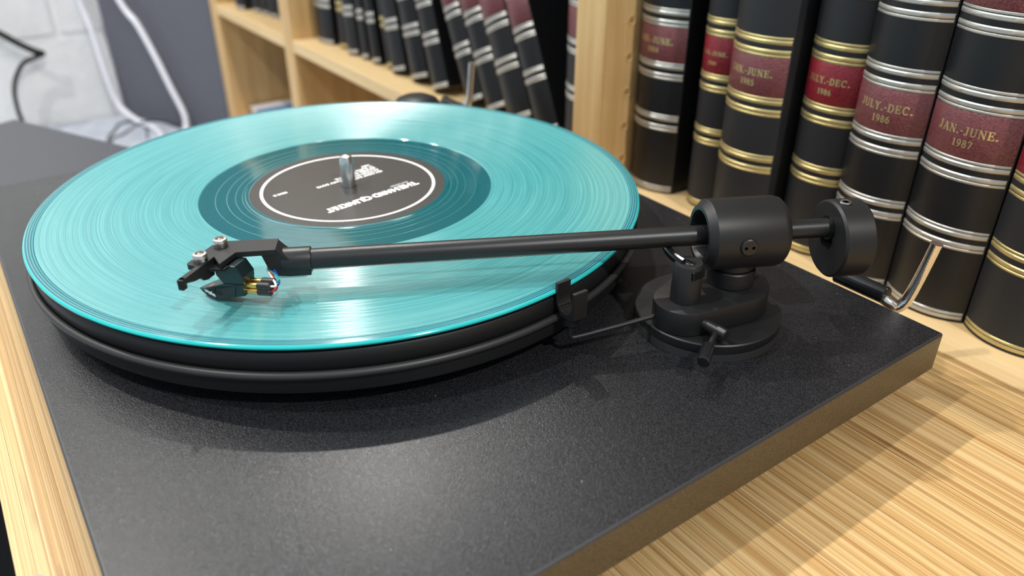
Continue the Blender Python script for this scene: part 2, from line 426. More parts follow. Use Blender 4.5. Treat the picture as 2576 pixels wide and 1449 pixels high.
# ------------------------------------------------------------------ bamboo table
tb = root('bamboo_table', (0.2, 0.015, ZF), 'bamboo strip table under the black turntable', 'table')
sm = box_me('strip', 0, 1, 0, 1, -1, 0)
y = -0.1857; TX0, TX1 = -0.215, 0.66
while y < 0.2140:
    w = random.choice((0.0042, 0.0048, 0.0055, 0.0062, 0.0070))
    if y + w > 0.2106: w = 0.2143 - y
    split = [TX0, TX1]
    for a, b in zip(split[:-1], split[1:]):
        o = link('strip', sm, 'bamboo', tb); dz = random.uniform(-0.00010, 0.0)
        o.location = (a, y, ZT + dz); o.scale = (b - a, w - 0.00012, 0.006)
    y += w
box('table_core', TX0 + 0.0005, TX1 - 0.0005, -0.1852, 0.2140, ZT - 0.026, ZT - 0.0062, 'wood_h', tb)
for xx in (-0.20, 0.60):
    for yy in (-0.155, 0.16):
        box('leg', xx, xx + 0.045, yy, yy + 0.045, ZF + 0.0005, ZT - 0.0262, 'mdf', tb, 0.002)
k = NT('dull_paint_smudge'); k.b.inputs['Base Color'].default_value = srgb(168, 160, 148); k.b.inputs['Roughness'].default_value = 0.5; M['smudge'] = k.m
prism('paint_smudge', [(0.1085, -0.1800), (0.1120, -0.1772), (0.1155, -0.1768), (0.1168, -0.1786), (0.1150, -0.1797), (0.1120, -0.1803)],
      lambda a, b, h: (a, b, h), ZT - 0.0001, ZT + 0.00008, 'smudge', tb)

# ------------------------------------------------------------------ bookcase
bc = root('bookcase', (0.0, 0.34, ZF), 'pale oak bookcase of open shelves holding black bound volumes', 'bookcase')
YB = 0.47; ZTOP = 0.335
def hole_panel(name, x0, x1):
    return box(name, x0, x1, YS, YB, ZF + 0.001, ZTOP, 'wood_v', bc, 0.0012)
ups = [(-0.979, -0.9465), (-0.6685, -0.6385), (-0.0777, -0.0477), (0.655, 0.685)]
for x0, x1 in ups: hole_panel('upright', x0, x1)
for i, (a, b) in enumerate(zip(ups[:-1], ups[1:])):
    box('shelf', a[1] + 0.0002, b[0] - 0.0002, YS + 0.0005, YB - 0.002, ZT - 0.0155, ZT, 'wood_h', bc, 0.001)
    box('shelf', a[1] + 0.0002, b[0] - 0.0002, YS + 0.0005, YB - 0.002, -0.275, -0.258, 'wood_h', bc, 0.001)
    box('shelf', a[1] + 0.0002, b[0] - 0.0002, YS + 0.0005, YB - 0.002, ZTOP - 0.03, ZTOP - 0.01, 'wood_h', bc, 0.001)
box('back_panel', -0.978, 0.684, YB + 0.0003, YB + 0.008, ZF + 0.001, ZTOP, 'wood_back', bc)
ph = lathe_me('pin_hole_ring', [(0.0021, 0), (0.0034, 0.0006), (0.0038, 0.0)], axis_frame((0, 0, 0), (1, 0, 0)), 20)
for i in range(8):
    o = link('pin_hole_ring', ph, 'wood_v', bc, True); o.location = (-0.0477, 0.2405, -0.0513 + 0.025 * i)
k = NT('pin_hole_dark'); k.b.inputs['Base Color'].default_value = (0.002, 0.002, 0.002, 1); k.b.inputs['Specular IOR Level'].default_value = 0.0; M['hole'] = k.m
hd = lathe_me('pin_hole', [(0, 0.0001), (0.0021, 0.0001)], axis_frame((0, 0, 0), (1, 0, 0)), 16)
for i in range(8):
    o = link('pin_hole', hd, 'wood_back', bc); o.location = (-0.0477, 0.2405, -0.0513 + 0.025 * i)

# ------------------------------------------------------------------ lettering for book spines (serif strokes)
def arc(cx, cy, rx, ry, a0, a1, n=9):
    return [(cx + rx * math.cos(math.radians(a0 + (a1 - a0) * i / n)), cy + ry * math.sin(math.radians(a0 + (a1 - a0) * i / n))) for i in range(n + 1)]
TK, TN = 0.20, 0.10
G = {
 'J': (0.52, [(TK, [(0.34, 1), (0.34, 0.25)]), (TN, [(0.14, 1), (0.52, 1)]), (TK * .8, arc(0.19, 0.2, 0.15, 0.18, 0, -170))]),
 'A': (0.80, [(TN, [(0.10, 0), (0.40, 1)]), (TK, [(0.40, 1), (0.70, 0)]), (TN, [(0.2, 0.34), (0.6, 0.34)]), (TN * .8, [(0, 0), (0.24, 0)]), (TN * .8, [(0.54, 0), (0.84, 0)])]),
 'N': (0.84, [(TN, [(0.14, 0), (0.14, 1)]), (TK, [(0.14, 1), (0.70, 0)]), (TN, [(0.70, 0), (0.70, 1)]), (TN * .8, [(0, 0), (0.28, 0)]), (TN * .8, [(0.56, 1), (0.84, 1)]), (TN * .8, [(0, 1), (0.14, 1)])]),
 'U': (0.80, [(TK, [(0.15, 1), (0.15, 0.3)]), (TN * 1.3, arc(0.40, 0.3, 0.25, 0.28, 180, 360)), (TN, [(0.65, 0.3), (0.65, 1)]), (TN * .8, [(0, 1), (0.3, 1)]), (TN * .8, [(0.5, 1), (0.8, 1)])]),
 'E': (0.68, [(TK, [(0.16, 0), (0.16, 1)]), (TN, [(0, 0.02), (0.62, 0.02)]), (TN, [(0, 0.98), (0.60, 0.98)]), (TN, [(0.16, 0.52), (0.46, 0.52)]), (TN, [(0.61, 0), (0.63, 0.24)]), (TN, [(0.59, 1), (0.59, 0.78)]), (TN, [(0.46, 0.38), (0.46, 0.66)])]),
 'L': (0.64, [(TK, [(0.16, 0), (0.16, 1)]), (TN, [(0, 0.02), (0.58, 0.02)]), (TN, [(0.57, 0), (0.60, 0.28)]), (TN * .8, [(0, 1), (0.32, 1)])]),
 'Y': (0.80, [(TK, [(0.12, 1), (0.40, 0.48)]), (TN, [(0.40, 0.48), (0.68, 1)]), (TK, [(0.40, 0.5), (0.40, 0)]), (TN * .8, [(0, 1), (0.26, 1)]), (TN * .8, [(0.54, 1), (0.82, 1)]), (TN * .8, [(0.25, 0), (0.55, 0)])]),
 'D': (0.80, [(TK, [(0.16, 0), (0.16, 1)]), (TN, [(0, 0.02), (0.36, 0.02)]), (TN, [(0, 0.98), (0.36, 0.98)]), (TK * .9, arc(0.36, 0.5, 0.34, 0.48, -90, 90, 12))]),
 'C': (0.76, [(TK * .85, arc(0.40, 0.5, 0.32, 0.48, 50, 310, 16)), (TN, [(0.64, 0.98), (0.64, 0.66)])]),
 '.': (0.26, [(0.2, [(0.02, 0.09), (0.2, 0.09)])]),
 '-': (0.34, [(0.15, [(0.02, 0.42), (0.3, 0.42)])]),
 '1': (0.50, [(TK, [(0.26, 0), (0.26, 1)]), (TN, [(0.26, 1), (0.08, 0.84)]), (TN * .8, [(0.06, 0), (0.46, 0)])]),
 '9': (0.62, [(TN * 1.5, arc(0.30, 0.68, 0.22, 0.30, 0, 360, 16)), (TN * 1.5, arc(0.16, 0.60, 0.36, 0.58, 10, -85, 10))]),
 '8': (0.62, [(TN * 1.5, arc(0.30, 0.75, 0.19, 0.23, 0, 360, 16)), (TN * 1.5, arc(0.30, 0.27, 0.24, 0.26, 0, 360, 16))]),
 '7': (0.60, [(TN * 1.3, [(0.06, 0.95), (0.54, 0.95)]), (TN, [(0.07, 1), (0.07, 0.78)]), (TK * .8, [(0.53, 0.95), (0.24, 0)])]),
 '6': (0.62, [(TN * 1.5, arc(0.31, 0.32, 0.22, 0.30, 0, 360, 16)), (TN * 1.5, arc(0.45, 0.40, 0.36, 0.58, 190, 95, 10))]),
 '5': (0.60, [(TN * 1.3, [(0.14, 0.95), (0.52, 0.95)]), (TN, [(0.14, 0.95), (0.12, 0.55)]), (TN * 1.5, arc(0.26, 0.30, 0.26, 0.28, 120, -150, 14))]),
 '4': (0.62, [(TN, [(0.40, 1), (0.05, 0.28), (0.58, 0.28)]), (TK * .8, [(0.42, 1), (0.42, 0)])]),
}
def glyph_quads(text, size, gap=0.16):
    """list of quads (4 x (u, v)) for text centred on u = 0, baseline v = 0"""
    W = sum(G[c][0] + gap for c in text) - gap; u = -W / 2; out = []
    for c in text:
        for wid, pl in G[c][1]:
            for (ax, ay), (bx, by) in zip(pl[:-1], pl[1:]):
                L = math.hypot(bx - ax, by - ay) or 1e-6; ex, ey = (bx - ax) / L, (by - ay) / L; h = wid / 2
                ax2, ay2, bx2, by2 = ax - ex * 0.03, ay - ey * 0.03, bx + ex * 0.03, by + ey * 0.03
                out.append([((u + px) * size, py * size) for px, py in ((ax2 - ey * h, ay2 + ex * h), (ax2 + ey * h, ay2 - ex * h), (bx2 + ey * h, by2 - ex * h), (bx2 - ey * h, by2 + ex * h))])
        u += G[c][0] + gap
    return out

# ------------------------------------------------------------------ books
def make_book(x0, t, yf, label, foil='silver', H=0.262, D=0.185, lean=0.0, dz=0.0, z0=ZT, cover='buckram', panel='maroon',
              title=None, year=None, second=False, group=None, bulge=None, bands=True, tcol=None, pairs=(0.0512, 0.0870, 0.1220, 0.1570, 0.1930, 0.2290)):
    bu = bulge if bulge is not None else min(0.0095, t * 0.24)
    b = root('law_book', (x0, yf, z0 + 0.0002), label, 'book', group, (0, -math.radians(lean), 0), local=True)
    def S(x): u = (x - t / 2) / (t / 2); return -bu * (1 - min(1, abs(u)) ** 2.2)
    N = 18; xs = [t * i / N for i in range(N + 1)]
    bt_ = 0.0028
    outer = [(0, D)] + [(0, 0.004)] + [(xx, S(xx)) for xx in xs] + [(t, 0.004), (t, D)]
    inner = [(t - bt_, D), (t - bt_, 0.005), (bt_, 0.005), (bt_, D)]
    poly = outer + inner; n = len(poly); v = [(a, q, 0) for a, q in poly] + [(a, q, H) for a, q in poly]; f = []
    for i in range(n): f.append((i, (i + 1) % n, n + (i + 1) % n, n + i))
    no = len(outer)
    # caps: spine part and the two boards
    for off, rev in ((0, True), (n, False)):
        sp = [off + i for i in range(1, no - 1)] + [off + no + 1, off + no + 2]
        lb = [off + 0, off + 1, off + no + 2, off + no + 3]; rb = [off + no - 2, off + no - 1, off + no, off + no + 1]
        for q in (sp, lb, rb): f.append(tuple(q[::-1] if rev else q))
    me = fixn(pyd('cover', v, f)); link('cover', me, cover, b, True)
    link('page_block', box_me('page_block', bt_ + 0.0002, t - bt_ - 0.0002, 0.0052, D - 0.005, 0.004, H - 0.004), 'page', b)
    def strip(z_a, z_b, off, nm, mat, r0=0.0, ends=0.0):
        v = []; f = []; prof = [(z_a, 0.0), (z_a + (z_b - z_a) * 0.22, off), (z_a + (z_b - z_a) * 0.78, off), (z_b, 0.0)]
        X = [t * (0.012 + 0.976 * i / 20) for i in range(21)]
        for xx in X:
            for zz, oo in prof: v.append((xx, S(xx) - oo - 0.00003, zz))
        for i in range(20):
            for q in range(3): f.append((i * 4 + q, i * 4 + q + 1, (i + 1) * 4 + q + 1, (i + 1) * 4 + q))
        return v, f
    def strips(nm, lst, mat):
        V = []; F = []
        for za, zb, off in lst:
            v, f = strip(za, zb, off, nm, mat); o = len(V); V += v; F += [tuple(i + o for i in q) for q in f]
        return link(nm, fixn(pyd(nm, V, F)), mat, b, True)
    if bands:
        strips('spine_band', [(0.0014, 0.0034, 0.0003), (0.0039, 0.0056, 0.0003)], foil)
        for pc in pairs:
            pc += dz
            if pc > H - 0.01: continue
            strips('spine_band', [(pc - 0.0058, pc - 0.0044, 0.0003), (pc - 0.0040, pc - 0.0015, 0.00045)], foil)
            strips('spine_band', [(pc + 0.0015, pc + 0.0040, 0.00045), (pc + 0.0044, pc + 0.0058, 0.0003)], foil)
    pans = []; panels = []
    if panel: pans.append((pairs[1] + 0.0060 + dz, pairs[2] - 0.0060 + dz))
    if second: pans.append((pairs[3] + 0.0060 + dz, pairs[4] - 0.0060 + dz))
    for za, zb in pans:
        V = []; F = []; X = [t * (0.008 + 0.984 * i / 20) for i in range(21)]
        for xx in X:
            for zz, oo in ((za, 0.0), (za + 0.0003, 0.00022), (zb - 0.0003, 0.00022), (zb, 0.0)): V.append((xx, S(xx) - oo - 0.00003, zz))
        for i in range(20):
            for q in range(3): F.append((i * 4 + q, i * 4 + q + 1, (i + 1) * 4 + q + 1, (i + 1) * 4 + q))
        panels.append(link('title_panel', fixn(pyd('title_panel', V, F)), panel, b, True))
    def letters(txt, size, zc, uc):
        V = []; F = []
        for qd in glyph_quads(txt, size):
            o = len(V)
            for u, w in qd:
                xx = t * 0.5 + uc + u; V.append((xx, S(max(0, min(t, xx))) - 0.00034, zc + w))
            F.append((o, o + 1, o + 2, o + 3))
        link('title_lettering', pyd('title_lettering', V, F), 'gold_letter', panels[0])
    if title:
        za, zb = pans[0]; hh = zb - za; sz = min(0.0040, t * 0.72 / (sum(G[c][0] + 0.16 for c in title)))
        letters(title, sz, za + hh * 0.50, 0.0); letters(year, sz * 0.86, za + hh * 0.24, 0.0)
    return b

GR = 'black bound volumes standing beside the turntable'
make_book(-0.0472, 0.0440, 0.2500, 'silver-banded volume next to the oak upright, faded plum JAN.-JUNE. panel', 'silver', title='JAN.-JUNE.', year='1984', dz=0.001, group=GR)
make_book(0.0075, 0.0272, 0.2545, 'narrow gold-banded volume with red JAN.-JUNE. panel, second from the oak upright', 'gold', cover='cloth', panel='red', title='JAN.-JUNE.', year='1989', dz=0.0005, group=GR)
make_book(0.0395, 0.0428, 0.2440, 'wide gold-banded charcoal volume with maroon JAN.-JUNE. panel, right behind the bearing housing', 'gold', cover='cloth', panel='maroon', title='JAN.-JUNE.', year='1985', dz=-0.001, group=GR)
make_book(0.0868, 0.0365, 0.2560, 'gold-banded volume with red JULY.-DEC. panel, set back between its neighbours', 'gold', cover='cloth', panel='red', title='JULY.-DEC.', year='1986', dz=0.001, group=GR)
make_book(0.1244, 0.0416, 0.2505, 'silver-banded volume with maroon JULY.-DEC. 1986 panel behind the counterweight', 'silver', title='JULY.-DEC.', year='1986', dz=-0.0030, group=GR)
make_book(0.1668, 0.0450, 0.2505, 'silver-banded volume reading JAN.-JUNE. 1987, behind the bent chrome pin', 'silver', title='JAN.-JUNE.', year='1987', second=True, dz=-0.0042, group=GR)
make_book(0.2127, 0.0450, 0.2505, 'gold-banded charcoal volume with red panel at the right edge, nearest the camera', 'gold', cover='cloth', panel='red', dz=-0.0045, group=GR)

GL = 'dark volumes slumped along the far shelf'
HB = 0.225
bs = [  # x of lower left corner, lean, foil
    (-0.6375, 0.0, 'gold', 'thin gold-banded volume hard against the far oak divider', 0.008),
    (-0.6285, 0.0, 'silver', 'upright silver-banded volume, first wide one beside the far oak divider', None),
    (-0.5700, 2.5, 'gold', 'slim gold-banded volume, third from the far oak divider', None),
    (-0.5360, 5.0, 'silver', 'slightly tilted silver-banded volume, fourth from the far oak divider', None),
    (-0.5010, 7.0, 'silver', 'thin tilted volume with dull silver bands, fifth from the far oak divider', None),
    (-0.4760, 9.0, 'silver', 'tilted silver-banded volume, sixth from the far oak divider', None),
    (-0.4440, 12.0, 'gold', 'thin tilted volume with brownish bands, seventh from the far oak divider', None),
    (-0.4255, 13.5, 'silver', 'tilted silver-banded volume, third before the strongly leaning group', None),
    (-0.3840, 16.0, 'silver', 'wide tilted silver-banded volume, second before the strongly leaning group', None),
    (-0.3360, 18.5, 'silver', 'tilted silver-banded volume just before the strongly leaning group', None),
    (-0.2730, 25.0, 'silver', 'strongly leaning plum-panelled volume behind the far chrome pin', None),
    (-0.2400, 25.0, 'silver', 'second strongly leaning plum-panelled volume, just right of the far chrome pin', None),
    (-0.2030, 25.0, 'silver', 'third strongly leaning volume with maroon panel and silver bands', None),
    (-0.1610, 25.0, 'silver', 'widest strongly leaning volume with large maroon panel, last of the leaning four', 0.0310),
]
for i, (x, ln, foil, lab, tt) in enumerate(bs):
    if tt is None:
        x2, l2 = bs[i + 1][0], bs[i + 1][1]
        gapx = (x2 - x) - HB * max(0, math.tan(math.radians(l2)) - math.tan(math.radians(ln)))
        tt = max(0.007, gapx * math.cos(math.radians(ln)) - 0.0012)
    yy = 0.2475 + (0.004 if foil == 'gold' else 0) + (0.001 * ((i * 7) % 3))
    make_book(x, tt, yy, lab, foil, H=HB if i < 10 else 0.235, lean=ln, group=GL, cover='cloth' if foil == 'gold' or i in (3, 4, 6, 7) else 'buckram',
              panel='maroon', dz=-0.002, second=(i in (9, 10, 11, 12)), bulge=min(0.007, tt * 0.22))
make_book(-0.1275, 0.0485, 0.2500, 'upright volume with plum panel squeezed against the left face of the near oak upright', 'silver', H=0.25, cover='cloth', group=GL)
GF = 'dark volumes in the small far compartment'
for x, t, yy, lab in ((-0.898, 0.030, 0.236, 'black volume standing alone at the left of the small far compartment'),
                      (-0.856, 0.024, 0.247, 'black volume, second in the small far compartment'),
                      (-0.830, 0.021, 0.250, 'black volume, third in the small far compartment'),
                      (-0.807, 0.026, 0.253, 'black volume, fourth in the small far compartment'),
                      (-0.779, 0.032, 0.256, 'black volume, fifth in the small far compartment, partly hidden by the divider')):
    make_book(x, t, yy, lab, 'silver', H=0.22, cover='cloth', group=GF)
# blue flat book on the lower shelf
bf = root('picture_book', (-0.83, 0.30, -0.2578), 'flat book with pale blue cover on the lower far shelf', 'book')
box('page_block', -0.938, -0.735, 0.243, 0.375, -0.2555, -0.236, 'cardboard', bf)
box('cover', -0.915, -0.733, 0.241, 0.378, -0.2359, -0.233, 'blue_cover', bf, 0.0008)
box('spine_strip', -0.940, -0.9151, 0.241, 0.378, -0.2359, -0.2325, 'cardboard', bf, 0.0008)
box('cover', -0.926, -0.733, 0.241, 0.378, -0.2578, -0.2556, 'blue_cover', bf, 0.0006)

# ------------------------------------------------------------------ cables
n3 = Vector((n2.x, n2.y, 0))
w1 = [(-1.235, 0.060, 0.30), (-1.200, 0.085, 0.05), (-1.1571, 0.1182, -0.0826), (-1.1297, 0.1324, -0.1186), (-1.106, 0.1447, -0.1687), (-1.0861, 0.155, -0.2206), (-1.0690, 0.1640, -0.2650), (-1.060, 0.160, -0.2905), (-1.030, 0.150, -0.2945), (-0.98, 0.15, -0.2945)]
tag(tube('power_cord', catmull(w1), 0.0052, 'white_cable', None, 12), 'white cord hanging down the middle of the grey board', 'cord')
w2 = [(-1.2500, 0.045, 0.25), (-1.2490, 0.060, 0.05), (-1.2440, 0.0700, -0.0800), (-1.2300, 0.0755, -0.1394), (-1.2127, 0.0781, -0.2155), (-1.2001, 0.0847, -0.2660), (-1.1680, 0.1010, -0.2890), (-1.1160, 0.1183, -0.2938), (-1.06, 0.118, -0.2942), (-0.99, 0.10, -0.2942)]
tag(tube('power_cord', catmull(w2), 0.0052, 'white_cable', None, 12), 'white cord curving off the wall edge onto the pale bench', 'cord')
bk = [(-1.22, -0.22, -0.02), (-1.22, -0.12, -0.085), (-1.22, -0.0634, -0.1266), (-1.22, -0.0447, -0.1432), (-1.22, -0.0225, -0.1599), (-1.225, -0.0105, -0.1676), (-1.215, -0.0249, -0.1700), (-1.22, -0.0437, -0.1783), (-1.22, -0.0602, -0.1994), (-1.22, -0.0688, -0.2219), (-1.22, -0.0712, -0.2436), (-1.22, -0.0714, -0.2667), (-1.20, -0.068, -0.2945), (-1.15, -0.062, -0.2965)]
tag(tube('flat_strap', catmull(bk), 0.0055, 'black_cable', None, 10, flat=0.0036), 'twisted black flat cord hanging on the white wall', 'cord')
c1 = [(-1.02, 0.02, -0.2983), (-1.08, 0.036, -0.2983), (-1.1148, 0.0399, -0.2983), (-1.1518, 0.0574, -0.2983), (-1.1883, 0.0752, -0.298), (-1.1928, 0.0968, -0.298), (-1.168, 0.1117, -0.2983), (-1.13, 0.108, -0.2983), (-1.08, 0.098, -0.2983)]
tag(tube('thin_cord', catmull(c1), 0.0015, 'black_cable', None, 8), 'thin black cord looping across the pale bench', 'cord')
c2 = [(-1.00, 0.035, -0.2983), (-1.06, 0.038, -0.2983), (-1.1087, 0.0451, -0.2983), (-1.125, 0.067, -0.2983), (-1.1294, 0.089, -0.2900), (-1.131, 0.112, -0.2845), (-1.1324, 0.1405, -0.2915), (-1.128, 0.152, -0.2983), (-1.10, 0.160, -0.2983)]
tag(tube('thin_cord', catmull(c2), 0.0017, 'black_cable', None, 8), 'thin black cord crossing under the white cords on the bench', 'cord')

# ------------------------------------------------------------------ turntable
tt = root('turntable', (0.021, 0.0046, ZT), 'black record player with straight black tonearm on the bamboo table', 'turntable')
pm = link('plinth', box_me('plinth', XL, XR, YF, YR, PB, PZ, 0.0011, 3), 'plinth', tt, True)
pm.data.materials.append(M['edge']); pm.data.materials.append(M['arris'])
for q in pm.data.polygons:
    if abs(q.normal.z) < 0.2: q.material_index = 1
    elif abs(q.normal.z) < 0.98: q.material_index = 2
for fx in (XL + 0.05, XR - 0.05):
    for fy in (YF + 0.05, YR - 0.05):
        lathe('foot', [(0, ZT + 0.0002), (0.019, ZT + 0.0002), (0.020, ZT + 0.002), (0.020, PB - 0.003), (0.017, PB - 0.0001), (0, PB - 0.0001)], 'rubber', tt, Matrix.Translation((fx, fy, 0)), 40)
lathe('bearing_hub', [(0, PZ), (0.03, PZ), (0.03, -0.0222), (0, -0.0222)], 'platter', tt, None, 48)
lathe('platter', [(0, -0.0220), (0.1470, -0.0220), (0.1497, -0.0214), (0.1500, -0.0206), (0.1500, -0.0150), (0.1492, -0.0146), (0.1492, -0.0110), (0.1495, -0.0106), (0.1495, -0.0046), (0.1488, -0.0037), (0.1462, -0.0034), (0, -0.0034)], 'platter', tt, None, 256)
lathe('mat', [(0, -0.0034), (0.1455, -0.0034), (0.1460, -0.0030), (0.1460, -0.0020), (0, -0.0020)], 'rubber', tt, None, 160)
sp = lathe('spindle', [(0, -0.0019), (0.0037, -0.0019), (0.0037, 0.0122), (0.00365, 0.0126), (0.0030, 0.0158), (0.0027, 0.0163), (0.0006, 0.0170), (0, 0.0170)], 'steel', tt, None, 40)
# belt and motor pulley
pc = Vector((-0.139, 0.119, 0)); Rb, rp = 0.1508, 0.0105; dd = pc.length; phi = math.atan2(pc.y, pc.x); al = math.acos((Rb - rp) / dd)
path = []
N = 150
for i in range(N + 1):
    a = phi + al + (2 * pi - 2 * al) * i / N; path.append((Rb * math.cos(a), Rb * math.sin(a), -0.0128))
for i in range(15):
    a = phi - al + 2 * al * i / 14; path.append((pc.x + rp * math.cos(a), pc.y + rp * math.sin(a), -0.0128))
tube('drive_belt', path, 0.00165, 'rubber', tt, 12, True)
pl = lathe('motor_pulley', [(0, PZ + 0.0001), (0.0200, PZ + 0.0001), (0.0200, PZ + 0.004), (0.0110, PZ + 0.006), (0.0092, -0.0150), (0.0088, -0.0112), (0.0150, -0.0112), (0.0165, -0.0102), (0.0145, -0.0076), (0.0100, -0.0056), (0.005, -0.0047), (0, -0.0045)], 'matt_black', tt, Matrix.Translation(pc), 56)
# hinges
for hx, far in ((0.178, False), (-0.196, True)):
    rod('hinge_sleeve', (hx, 0.1757, -0.0322 if far else -0.0290), (hx + 0.0268, 0.1757, -0.0322 if far else -0.0290), 0.0038 if far else 0.0043, 'gloss_black', tt, 32, 0.0005)
    box('hinge_bracket', hx - 0.002, hx + 0.022, YR + 0.0001, YR + 0.0030, -0.0490, -0.0340, 'gloss_black', tt, 0.0006)
    if not far: box('hinge_catch', hx + 0.004, hx + 0.016, 0.1785, 0.1803, -0.0335, -0.0278, 'gloss_black', tt, 0.0005)
    px = hx + 0.0268
    pth = catmull([(px - 0.004, 0.1762, -0.0300), (px + 0.001, 0.1768, -0.0325), (px + 0.0038, 0.179, -0.0345), (px + 0.0060, 0.181, -0.0320), (px + 0.0072, 0.1825, -0.0270), (px + 0.0088, 0.1838, -0.0170), (px + 0.0112, 0.1850, 0.0005)], 6)
    if far: pth = [Vector((-0.1690 + (p.x - px) * 0.25, p.y, p.z + 0.003)) if True else p for p in pth]
    tube('hinge_pin', pth, 0.0027, 'chrome', tt, 20)

# tonearm base
Bc = Matrix.Translation((0.1692, 0.0906, 0))
lathe('tonearm_base_ring', [(0, PZ + 0.0001), (0.0318, PZ + 0.0001), (0.0318, -0.0269), (0.0310, -0.0266), (0, -0.0266)], 'rubber', tt, Bc, 96)
lathe('tonearm_base', [(0, -0.0265), (0.0317, -0.0265), (0.0319, -0.0262), (0.0319, -0.0226), (0.0314, -0.0221), (0, -0.0221)], 'matt_black', tt, Bc, 96)
# teardrop pod
Lc, Lr, Rc, Rr = Vector((0.1714, 0.0724)), 0.0131, Vector((0.1703, 0.0985)), 0.0194
dv = Rc - Lc; D = dv.length; th0 = math.atan2(dv.y, dv.x); be = math.acos((Lr - Rr) / D)
poly = []
for i in range(29):
    a = th0 + be + (2 * pi - 2 * be) * i / 28; poly.append((Lc.x + Lr * math.cos(a), Lc.y + Lr * math.sin(a)))
for i in range(29):
    a = th0 - be + 2 * be * i / 28; poly.append((Rc.x + Rr * math.cos(a), Rc.y + Rr * math.sin(a)))
prism('tonearm_pod', poly, lambda a, b, h: (a, b, h), -0.0220, -0.0110, 'matt_black', tt, 0.0006, True)
PV = Vector((0.1717, 0.1003, 0.0122))
lathe('pivot_collar', [(0, -0.0109), (0.0098, -0.0109), (0.0102, -0.0105), (0.0102, -0.0038), (0.0097, -0.0033), (0.0085, -0.0033), (0.0085, -0.001), (0, -0.001)], 'matt_black', tt, Matrix.Translation((PV.x, PV.y, 0)), 64)
lathe('pivot_post', [(0.0080, -0.0030), (0.0096, -0.0022), (0.0096, 0.003), (0.004, 0.004)], 'matt_black', tt, Matrix.Translation((PV.x, PV.y, 0)), 48)

U = Vector((-0.464, -0.886, 0)).normalized(); Wv = Vector((-U.y, U.x, 0)); Zv = Vector((0, 0, 1))
def F(s, w, z): return Vector((PV.x, PV.y, 0)) + U * (s / 1000) + Wv * (w / 1000) + Zv * (z / 1000)
def ufr(s, z, w=0):   # frame whose local z runs along the arm towards the headshell
    return axis_frame(F(s, w, z), U)
ta = lathe('bearing_housing', [(0.0, 0.008), (0.0095, 0.008), (0.0103, 0.0162), (0.0108, 0.0168), (0.0126, 0.0168), (0.0152, 0.0138), (0.0152, -0.0150), (0.0146, -0.0172), (0.0136, -0.0182), (0, -0.0182)], 'matt_black', tt, ufr(0, 12.2), 96)
rod('arm_tube', F(-18.0, 0, 12.1), F(180.0, 0, 12.1), 0.0043, 'satin_black', tt, 48)
rod('counterweight_stub', F(-18.0, 0, 12.0), F(-57.5, 0, 12.0), 0.0042, 'satin_black', tt, 48)
cw = lathe('counterweight', [(0.0050, 0.0), (0.0160, 0.0), (0.0170, 0.0010), (0.0170, 0.0130), (0.0162, 0.0140), (0.0050, 0.0140), (0.0050, 0.0)], 'matt_black', tt, axis_frame(F(-41.5, 0, 6.7), -U), 96)
# the stub runs through an eccentric hole: collar around it
lathe('stub_collar', [(0.0043, 0.0), (0.0052, 0.0), (0.0052, 0.0009), (0.0043, 0.0009)], 'gloss_black', tt, axis_frame(F(-41.4, 0, 12.0), U), 40, True)
gs = lathe('grub_screw', [(0.0013, -0.0010), (0.0013, 0.0003), (0.0023, 0.0004), (0.0025, 0.0)], 'screw', tt, axis_frame(F(-46.5, 0.5, 23.75), (0, 0, 1)), 24)
lathe('grub_socket', [(0, 0.0001), (0.0013, 0.0001)], 'hole', gs, axis_frame(F(-46.5, 0.5, 23.75), (0, 0, 1)), 6)
# bearing cap with two pin holes
capn = Wv
cf = axis_frame(F(0.9, 15.0, 12.9), capn)
cap = lathe('bearing_cap', [(0, 0.0011), (0.0033, 0.0011), (0.0037, 0.0007), (0.0037, -0.001)], 'satin_black', tt, cf, 40)
for sx in (-1, 1):
    lathe('cap_hole', [(0, 0.00115), (0.0007, 0.00115)], 'hole', cap, axis_frame(F(0.9 + sx * 1.6, 15.0, 12.8), capn), 16).matrix_parent_inverse = Matrix.Identity(4)
# lift column, lift arc, arm rest, cue lever
lathe('lift_column', [(0, -0.0109), (0.0064, -0.0109), (0.0064, -0.0100), (0.0060, 0.0058), (0.0055, 0.0065), (0, 0.0065)], 'matt_black', tt, Matrix.Translation((0.1714, 0.0725, 0)), 48)
box('column_notch', 0.1752, 0.1776, 0.0690, 0.0760, 0.0010, 0.0048, 'gloss_black', tt, 0.0003)
cs = lathe('column_screw', [(0, 0.0070), (0.0021, 0.0070), (0.0024, 0.0067), (0.0024, 0.0060)], 'satin_black', tt, Matrix.Translation((0.1722, 0.0722, 0)), 28)
box('screw_slot', 0.1702, 0.1742, 0.0719, 0.0725, 0.00695, 0.0071, 'hole', cs)
la = [F(0, 0, 0) + Vector((0.0303 * math.cos(math.radians(a)), 0.0303 * math.sin(math.radians(a)), 0.0062 + 0.0006 * i / 14)) for i, a in enumerate([-92 - 2.6 * q for q in range(15)])]
tube('lift_arc', la, 0.0022, 'gloss_black', tt, 10, flat=0.0016)
wire = catmull([(0.1672, 0.0640, -0.0178), (0.1640, 0.0525, -0.0188), (0.1600, 0.0390, -0.0200), (0.1563, 0.0268, -0.0210), (0.1551, 0.0243, -0.0206), (0.1548, 0.0238, -0.0180), (0.1548, 0.0237, -0.0130)], 6)
tube('arm_rest_wire', wire, 0.00105, 'matt_black', tt, 14)
up_ = []
for i in range(13):
    a = pi + pi * i / 12; up_.append((0.1550 + 0.0046 * math.cos(a), -0.0030 + 0.0052 * math.sin(a)))
inner = [(0.1506, 0.0036)] + up_ + [(0.1596, 0.0034)]
